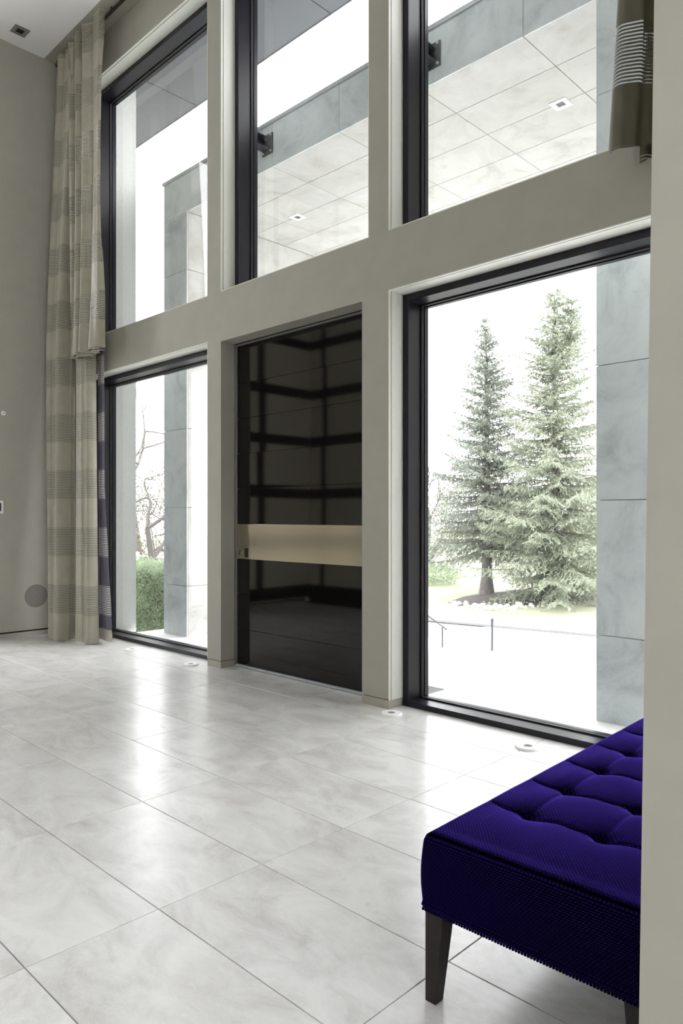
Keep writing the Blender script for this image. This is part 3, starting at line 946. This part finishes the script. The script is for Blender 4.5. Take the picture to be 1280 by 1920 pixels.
sc = empty('short_curtain', (-7.35, 3.56, 3.0))
tag(sc, 'short beige striped curtain ending at the beam, in front of the long curtain', 'curtain')
cloth('drape', poly((0, -7.56), (.4, -7.62), (1, -7.80)), poly((0, -6.90), (.15, -6.885), (1, -7.02)), poly((0, 3.57), (1, 3.66)),
      poly((0, .072), (.1, .066), (1, .035)), 3.2, 3.075, 6.62, M['curtain_short'], sc, seed=11, sharp=.6, hem=.012)
cloth('hem_fold', poly((0, -7.55), (1, -7.555)), poly((0, -6.905), (1, -6.90)), lerp(3.60, 3.585), lerp(.066, .070), 3.2, 3.052, 3.085, M['curtain_short'], sc, seed=11, rows=8, sharp=.6, hem=.012)

oc = empty('olive_curtain', (-1.3, 3.55, 3.2))
tag(oc, 'short olive striped curtain ending above the beam at the upper right window', 'curtain')
cloth('drape', poly((0, -1.655), (.3, -1.60), (1, -1.52)), lerp(-.75, -.75), lerp(3.68, 3.70), poly((0, .055), (1, .05)), 3.1, 3.235, 6.62, M['curtain_olive'], oc, seed=21, sharp=.6, hem=.012, phase=PI, jit=.3)
cloth('back_fold', poly((0, -1.53), (.3, -1.50), (1, -1.44)), lerp(-.75, -.75), lerp(3.79, 3.79), poly((0, .022), (1, .02)), 6.5, 3.20, 6.62, M['curtain_olive'], oc, seed=5, sharp=.9, hem=.02)
rl = empty('curtain_rail', (-4.6, 3.74, 6.63))
tag(rl, 'thin dark bronze curtain rail under the ceiling strip', 'curtain rail')
boxes('rail', [(-3.72, 4.0, -.012, .012, -.012, .012)], M['rod'], rl)
boxes('mount', [(-3.7 + i * 1.28, -3.68 + i * 1.28, -.008, .008, .012, .044) for i in range(7)], M['rod'], rl)

# ================================================================ OBJECTS: outside
# --- grate mat before the door
gm = empty('metal_grate', (-4.4, 4.55, -.02)); tag(gm, 'grey slatted metal door grate on the white paving outside', 'grate')
boxes('rim', [(-.86, .945, -.155, -.145, -.01, .004), (-.86, .945, .145, .155, -.01, .004), (-.86, -.85, -.145, .145, -.01, .004), (.935, .945, -.145, .145, -.01, .004)], M['rail'], gm)
boxes('pit', [(-.85, .935, -.145, .145, -.005, .0005)], M['lamp_dark'], gm)
slat_me = None
for k in range(58):
    x = -.845 + k * .0307
    if slat_me is None:
        s0 = boxes('slat', [(-.010, .010, -.145, .145, .0005, .003)], M['rail'], gm); slat_me = s0.data; s0.location = (x, 0, 0)
    else:
        s1 = bpy.data.objects.new('slat', slat_me); COL.objects.link(s1); s1.parent = gm; s1.location = (x, 0, 0)

# --- handrail and stake
def ray(u, v, wd):
    a = (u - 640) / F_PX
    return Vector((wd * (-math.sin(TH) + a * math.cos(TH)), wd * (math.cos(TH) + a * math.sin(TH)), CH + (V0 - v) * wd / F_PX))
def rod(name, p, q, r, m, parent, sides=8):
    v, f = tubes_mesh([(p, r, q, r)], sides)
    return np_mesh(name, np.array(v) - np.array(parent.location), f, m, parent)
e1, e0 = ray(837, 1180.5, 10.0), ray(770, 1131, 10.6)
post_t = ray(829, 1176, 10.0)
gzp = -.02 - .1825 * max(0, post_t.y - 5.8)
hr = empty('handrail', (post_t.x, post_t.y, gzp)); tag(hr, 'thin grey metal handrail sloping down beside the forecourt', 'handrail')
rod('top_rail', e0, e1, .009, M['rail'], hr); rod('post', post_t, (post_t.x, post_t.y, gzp - .05), .011, M['rail'], hr)
st_b = ray(922, 1220, 11.43)
sk = empty('marker_stake', (st_b.x, st_b.y, GZ)); tag(sk, 'thin upright marker stake standing on the forecourt', 'stake')
rod('stake', (st_b.x, st_b.y, GZ - .05), ray(922.5, 1160, 11.43), .018, M['steel_dark'], sk)
rod('cap', ray(922.5, 1166, 11.43), ray(922.5, 1160, 11.43), .021, M['steel_dark'], sk)

# --- mulch bed and rocks
def ground_pt(u, v, iters=30):
    wd = 15.0
    for _ in range(iters):
        p = ray(u, v, wd)
        n = (Vector((p.x, p.y)) - kerbA).dot(kn)
        wd = F_PX * (CH - ground_h(n)) / (v - V0)
    return ray(u, v, wd)
outline = [(838, 1131), (870, 1120), (905, 1114), (960, 1109), (1010, 1108), (1060, 1110), (1110, 1112), (1150, 1112), (1160, 1118), (1110, 1126), (1060, 1134), (1010, 1141), (960, 1137), (900, 1135), (860, 1137)]
pts = [ground_pt(u, v) for u, v in outline]
cen = sum(pts, Vector()) / len(pts)
bm = bmesh.new()
NR = 6
ringv = []
for k in range(1, NR + 1):
    t = k / NR
    ringv.append([bm.verts.new((cen.x + (p.x - cen.x) * t, cen.y + (p.y - cen.y) * t, cen.z + (p.z - cen.z) * t + .10 * (1 - t ** 2) + .02)) for p in pts])
c0 = bm.verts.new((cen.x, cen.y, cen.z + .12))
n = len(pts)
for i in range(n):
    bm.faces.new((c0, ringv[0][i], ringv[0][(i + 1) % n]))
    for k in range(NR - 1):
        bm.faces.new((ringv[k][i], ringv[k + 1][i], ringv[k + 1][(i + 1) % n], ringv[k][(i + 1) % n]))
mb = obj('mulch_bed', bm, M['mulch'], smooth=True)
tag(mb, 'brown mulch bed under the two spruces', 'mulch bed', kind='structure')

rock_me = []
for k in range(5):
    bm = bmesh.new()
    bmesh.ops.create_icosphere(bm, subdivisions=2, radius=1)
    for v in bm.verts:
        d = mnoise.noise(v.co * 1.1 + Vector((k * 9, 0, 0)))
        v.co *= 1 + .28 * d
        v.co.z *= .62
    me = bpy.data.meshes.new('rock'); bm.to_mesh(me); bm.free(); me.materials.append(M['rock'])
    for p in me.polygons: p.use_smooth = True
    rock_me.append(me)
rnd = random.Random(4)
placed = []
def rock(u, v, s, lift=0):
    p = ground_pt(u, v)
    if any((p.x - q[0]) ** 2 + (p.y - q[1]) ** 2 < (1.02 * (s + q[2])) ** 2 for q in placed):
        return
    placed.append((p.x, p.y, s))
    o = bpy.data.objects.new('river_rock', rnd.choice(rock_me)); COL.objects.link(o)
    o.location = (p.x, p.y, p.z + s * .3 + lift)
    o.rotation_euler = (rnd.uniform(-.3, .3), rnd.uniform(-.3, .3), rnd.uniform(0, 6.3))
    o.scale = (s * rnd.uniform(.85, 1.1), s * rnd.uniform(.85, 1.1), s * rnd.uniform(.9, 1.3))
    tag(o, 'white river rock in the border of the mulch bed under the spruces', 'rock', 'white river rocks round the mulch bed')
for k in range(420):
    t = rnd.random()
    u = 868 + 130 * t
    half = 12 * math.sin(PI * min(1, max(0, t))) ** .6
    rock(u, 1137 + rnd.uniform(-half, half) * .8, rnd.uniform(.045, .085), lift=.01 * rnd.random())
for k in range(60):
    rock(840 + k * .7 + rnd.uniform(-1, 1), 1133 + rnd.uniform(-3, 3), rnd.uniform(.035, .06))
for k in range(60):
    t = k / 59
    rock(985 + t * 95 + rnd.uniform(-2, 2), 1141 - 11 * t + rnd.uniform(-2, 2), rnd.uniform(.035, .06))

# --- spruces
def spruce(label, base, H, Rb, m, seed, bare=.10, density=1.0, twin=None, dens_gap=.0, droop=.35, name='spruce_tree', power=.85, group=None):
    rs = np.random.RandomState(seed)
    root = empty(name, base)
    tag(root, label, 'tree', group)
    segs = []
    nseg = 14
    for i in range(nseg):
        a, b = i / nseg, (i + 1) / nseg
        ra, rb = .021 * H * (1 - a) ** 1.1 + .006, .021 * H * (1 - b) ** 1.1 + .005
        if i == 0: ra *= 1.5
        segs.append(((0.02 * math.sin(a * 5), 0, a * H - .05), ra, (0.02 * math.sin(b * 5), 0, b * H), rb))
    if twin:
        segs.append(((0, 0, H * .80), .03, (twin[0], twin[1], H * .86), .022))
        segs.append(((twin[0], twin[1], H * .86), .022, (twin[0] * 1.05, twin[1] * 1.05, H * twin[2]), .008))
    v, f = tubes_mesh(segs, 9)
    np_mesh('trunk', v, f, M['bark'], root, smooth=True)
    bsegs = []
    blades_p, blades_d, blades_l = [], [], []
    axes = [(0, 0, H, bare, 1.0)]
    if twin: axes.append((twin[0], twin[1], H * twin[2], .80, .55))
    for ax, ay, Ht, lo, scale in axes:
        h = lo
        while h < .995:
            # branches come in loose whorls
            nb = int(round((5.5 if h < .9 else 4) * density))
            a0 = rs.uniform(0, 6.28)
            for kb in range(nb):
                if rs.rand() < dens_gap: continue
                hz = (h + rs.uniform(-.012, .012)) * Ht
                rel = min(1, max(0, hz / H))
                Rl = Rb * scale * (1 - rel) ** power * rs.uniform(.62, 1.15) + .07
                if rel < .2: Rl *= .75 + 1.2 * rel
                az = a0 + kb * 2 * PI / nb + rs.uniform(-.35, .35)
                dirx, diry = math.cos(az), math.sin(az)
                side = np.array([-diry, dirx, 0])
                steps = max(3, int(Rl / .11))
                p = np.array([ax * min(1, max(0, (rel - .78) / .08)) if ax else 0, ay * min(1, max(0, (rel - .78) / .08)) if ay else 0, hz])
                up = .55 * rel - droop * (1 - rel) + rs.uniform(-.12, .12)
                st = Rl / steps
                rr = .010 + .006 * Rl
                for i in range(steps):
                    t = (i + .5) / steps
                    slope = up + .35 * (t - .35) * (1.3 - rel) if t > .35 else up
                    q = p + np.array([dirx, diry, slope]) * st + side * rs.uniform(-.02, .02)
                    bsegs.append((p, rr * (1 - t * .8), q, rr * (1 - (t + 1 / steps) * .8) if t < .9 else .003))
                    # twigs both sides, drooping sprays
                    tl = (.10 + .34 * Rl * (1 - t) ** .7 * min(1, t * 3 + .25)) * rs.uniform(.8, 1.2)
                    tl = min(tl, .55)
                    for sgn in (-1, 1, 0):
                        if sgn == 0:
                            td = np.array([dirx, diry, slope + .1]); ln = .14
                        else:
                            td = np.array([dirx, diry, 0]) * rs.uniform(.5, .9) + side * sgn * rs.uniform(.6, .9) + np.array([0, 0, slope - rs.uniform(.15, .55)])
                            ln = tl
                        td = td / np.linalg.norm(td)
                        nbk = max(2, int(ln / .045))
                        for j in range(nbk):
                            c = p + td * ln * (j + .3) / nbk + np.array([0, 0, -.12 * ln * (j / nbk) ** 2])
                            for _ in range(3):
                                d = td * .75 + rs.normal(0, .42, 3) + np.array([0, 0, -.28])
                                blades_p.append(c); blades_d.append(d); blades_l.append(rs.uniform(.05, .10))
                    p = q
            h += (.017 + .010 * (1 - h)) / density ** .5
    v, f = tubes_mesh(bsegs, 4)
    np_mesh('branches', v, f, M['bark'], root)
    Pm = np.array(blades_p); Dm = np.array(blades_d); Lm = np.array(blades_l)
    Dm /= np.linalg.norm(Dm, axis=1, keepdims=True)
    rv = rs.normal(0, 1, Pm.shape)
    U = np.cross(Dm, rv); U /= np.linalg.norm(U, axis=1, keepdims=True)
    Wd = (Lm * .13)[:, None]
    A = Pm; B = Pm + Dm * Lm[:, None] * .45 + U * Wd; C = Pm + Dm * Lm[:, None]; E = Pm + Dm * Lm[:, None] * .45 - U * Wd
    verts = np.stack([A, B, C, E], 1).reshape(-1, 3)
    k = len(Pm)
    q = np.arange(k * 4).reshape(k, 4)
    o = np_mesh('needles', verts, q, m, root)
    o['kind'] = 'stuff'
    return root

t1 = ground_pt(912, 1118); t2 = ground_pt(1040, 1130)
wd1 = -math.sin(TH) * t1.x + math.cos(TH) * t1.y
wd2 = -math.sin(TH) * t2.x + math.cos(TH) * t2.y
H1 = CH + (V0 - 603) * wd1 / F_PX - t1.z
H2 = CH + (V0 - 548) * wd2 / F_PX - t2.z
spruce('slender blue-green spruce with bare lower trunk, left of the two in the mulch bed', t1, H1, 1.75, M['needle_a'], 5, bare=.17, density=1.05, dens_gap=.08, power=.75)
# second leader to the right (camera right = (cos TH, sin TH))
spruce('broader yellow-green spruce with a double top, right of the two in the mulch bed', t2, H2, 2.15, M['needle_b'], 9, bare=.05, density=1.12, twin=(.36 * math.cos(TH), .36 * math.sin(TH), .975), power=.72)

# --- bare trees and shrubs further off
def bare_tree(label, base, H, seed, m_twig, leaf=None, spread=.55, depth=5, name='bare_tree', nleaf=1, trunk=.02, group=None, cat='tree', leafs=.05):
    rs = np.random.RandomState(seed)
    root = empty(name, base); tag(root, label, cat, group)
    segs = []; tips = []
    def grow(p, d, ln, r, lev):
        steps = 3
        for i in range(steps):
            d2 = d + rs.normal(0, .13, 3) + np.array([0, 0, .03]); d2 /= np.linalg.norm(d2)
            q = p + d2 * ln / steps
            r2 = r * .86
            segs.append((p, r, q, r2)); p, d, r = q, d2, r2
            if lev <= 3: tips.append((p, d))
            if lev > 0 and (i > 0 or lev < depth):
                for _ in range(1 if i < steps - 1 else 2):
                    nd = d + rs.normal(0, spread, 3); nd /= np.linalg.norm(nd)
                    grow(p, nd, ln * rs.uniform(.55, .8), r * .68, lev - 1)
    grow(np.array([0, 0, -.05]), np.array([rs.normal(0, .08), rs.normal(0, .08), 1.0]), H * .42, trunk * H, depth)
    v, f = tubes_mesh(segs, 4)
    np_mesh('branches', v, f, m_twig, root)
    if leaf is not None and tips:
        T = np.array([t[0] for t in tips]); T = np.repeat(T, nleaf, 0) + rs.normal(0, .12, (len(T) * nleaf, 3))
        Dm = rs.normal(0, 1, T.shape); Dm /= np.linalg.norm(Dm, axis=1, keepdims=True)
        U = np.cross(Dm, rs.normal(0, 1, T.shape)); U /= np.linalg.norm(U, axis=1, keepdims=True)
        s = rs.uniform(leafs * .6, leafs * 1.2, (len(T), 1))
        verts = np.stack([T, T + Dm * s * .5 + U * s * .35, T + Dm * s, T + Dm * s * .5 - U * s * .35], 1).reshape(-1, 3)
        o = np_mesh('leaves', verts, np.arange(len(T) * 4).reshape(-1, 4), leaf, root); o['kind'] = 'stuff'
    return root

def bush(label, base, rx, ry, rz, n, m, seed, leaf=.09, name='shrub', group=None, stems=True):
    rs = np.random.RandomState(seed)
    root = empty(name, base); tag(root, label, 'shrub', group)
    if stems:
        sg = []
        for k in range(9):
            a = rs.uniform(0, 6.28); q = np.array([math.cos(a) * rx * .6, math.sin(a) * ry * .6, rz * rs.uniform(.8, 1.6)])
            sg.append((np.array([0, 0, -.05]), .03, q * .5, .02)); sg.append((q * .5, .02, q, .006))
        v, f = tubes_mesh(sg, 5); np_mesh('stems', v, f, M['twig'], root)
    d = rs.normal(0, 1, (n, 3)); d /= np.linalg.norm(d, axis=1, keepdims=True)
    rad = rs.uniform(.55, 1.0, (n, 1)) * (1 + .18 * np.sin(d[:, :1] * 7) * np.cos(d[:, 1:2] * 6 + d[:, 2:] * 5))
    T = d * rad * np.array([rx, ry, rz]) + np.array([0, 0, rz * .95])
    T[:, 2] = np.maximum(T[:, 2], .02)
    Dm = d + rs.normal(0, .6, T.shape); Dm /= np.linalg.norm(Dm, axis=1, keepdims=True)
    U = np.cross(Dm, rs.normal(0, 1, T.shape)); U /= np.linalg.norm(U, axis=1, keepdims=True)
    s = rs.uniform(leaf * .6, leaf * 1.3, (n, 1))
    verts = np.stack([T, T + Dm * s * .5 + U * s * .35, T + Dm * s, T + Dm * s * .5 - U * s * .35], 1).reshape(-1, 3)
    o = np_mesh('leaves', verts, np.arange(n * 4).reshape(-1, 4), m, root); o['kind'] = 'stuff'
    return root

def far_pt(u, wd, z=None):
    p = ray(u, V0, wd)
    nn = (Vector((p.x, p.y)) - kerbA).dot(kn)
    p.z = ground_h(nn) if z is None else z
    return p
# behind the spruces
bush('rust coloured twiggy shrub at the left edge of the large window', far_pt(803, 27.5), 1.4, 1.2, 1.1, 5000, M['rust_leaf'], 1, .05)
bush('low clipped green hedge row at the left edge of the large window', far_pt(800, 20.5), 1.1, .9, .26, 5000, M['hedge_leaf'], 2, .05, name='low_hedge', stems=False)
bush('pale yellow-green shrub glimpsed between the two spruces', far_pt(965, 28), 1.5, 1.2, 1.3, 6000, M['shrub_leaf'], 3, .10)
bush('pale yellow-green shrub behind the slender spruce', far_pt(880, 40), 2.8, 1.5, 2.0, 7000, M['shrub_leaf'], 4, .11)
bush('pale yellow-green shrub behind the broad spruce', far_pt(1075, 33), 2.0, 1.3, 1.6, 7000, M['shrub_leaf'], 6, .11)
bare_tree('bare pale tree rising behind the gap between the spruces', far_pt(955, 52), 8.5, 12, M['twig'], None, spread=.5, depth=5)
bare_tree('bare pale tree behind the left edge of the large window', far_pt(800, 33), 5.2, 14, M['twig'], None, spread=.55, depth=5)
spruce('thin pale young spruce at the left edge of the large window', far_pt(786, 24), 3.9, .7, M['needle_far'], 31, bare=.05, density=.8)

# left window view: clipped hedge, twiggy tree, rail fence
def hedge():
    rs = np.random.RandomState(7)
    root = empty('clipped_hedge', (-9.4, 5.7, -.29)); tag(root, 'clipped leafy green hedge seen through the lower left window', 'hedge')
    x0, x1, y0, y1, z1 = -1.7, 1.45, -.4, .4, .93
    n = 60000
    T = np.empty((n, 3))
    T[:, 0] = rs.uniform(x0, x1, n)
    T[:, 1] = np.where(rs.rand(n) < .7, y0 + rs.normal(0, .03, n), rs.uniform(y0, y1, n))
    T[:, 2] = rs.uniform(.0, z1, n)
    end = rs.rand(n) < .1
    T[end, 0] = x1 + rs.normal(0, .03, end.sum()); T[end, 1] = rs.uniform(y0, y1, end.sum())
    top = rs.rand(n) < .25
    T[top, 2] = z1 + rs.normal(0, .04, top.sum()); T[top, 1] = rs.uniform(y0, y1, top.sum())
    T[:, 1] += .03 * np.sin(T[:, 0] * 9) * np.cos(T[:, 2] * 11)
    Dm = rs.normal(0, 1, T.shape) + np.array([.5, -.4, .3]); Dm /= np.linalg.norm(Dm, axis=1, keepdims=True)
    U = np.cross(Dm, rs.normal(0, 1, T.shape)); U /= np.linalg.norm(U, axis=1, keepdims=True)
    s = rs.uniform(.014, .034, (n, 1))
    verts = np.stack([T, T + Dm * s * .5 + U * s * .33, T + Dm * s, T + Dm * s * .5 - U * s * .33], 1).reshape(-1, 3)
    o = np_mesh('leaves', verts, np.arange(n * 4).reshape(-1, 4), M['hedge_leaf'], root); o['kind'] = 'stuff'
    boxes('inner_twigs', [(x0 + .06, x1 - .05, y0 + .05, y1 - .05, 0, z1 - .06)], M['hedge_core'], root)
hedge()
p = ray(283, V0, 13.0); p.z = -.6
bare_tree('budding bare branched tree above the hedge in the lower left window', p, 4.4, 23, M['twig'], M['shrub_leaf'], spread=.62, depth=6, nleaf=1, leafs=.04)
p = ray(300, V0, 21.0); p.z = -.6
bush('dense twiggy brown shrub above the hedge in the lower left window', p, 2.3, 2.3, 1.45, 12000, M['rust_leaf'], 8, .05)
p = ray(262, V0, 29.0); p.z = -.6
bare_tree('thin leafless tree at the edge of the stucco corner in the left window', p, 8.5, 41, M['twig'], None, spread=.6, depth=5)
rf = empty('rail_fence', (ray(285, V0, 15.0).x, ray(285, V0, 15.0).y, -.4)); tag(rf, 'white horizontal rail fence beyond the hedge', 'fence')
for zz in (.55, .93):
    boxes('fence_rail', [(-3, 3, -.02, .02, zz, zz + .03)], M['lamp_ring'], rf)
for xx in (-2.4, -.6, 1.2, 2.8):
    boxes('fence_post', [(xx, xx + .06, -.03, .03, -.2, 1.02)], M['lamp_ring'], rf)
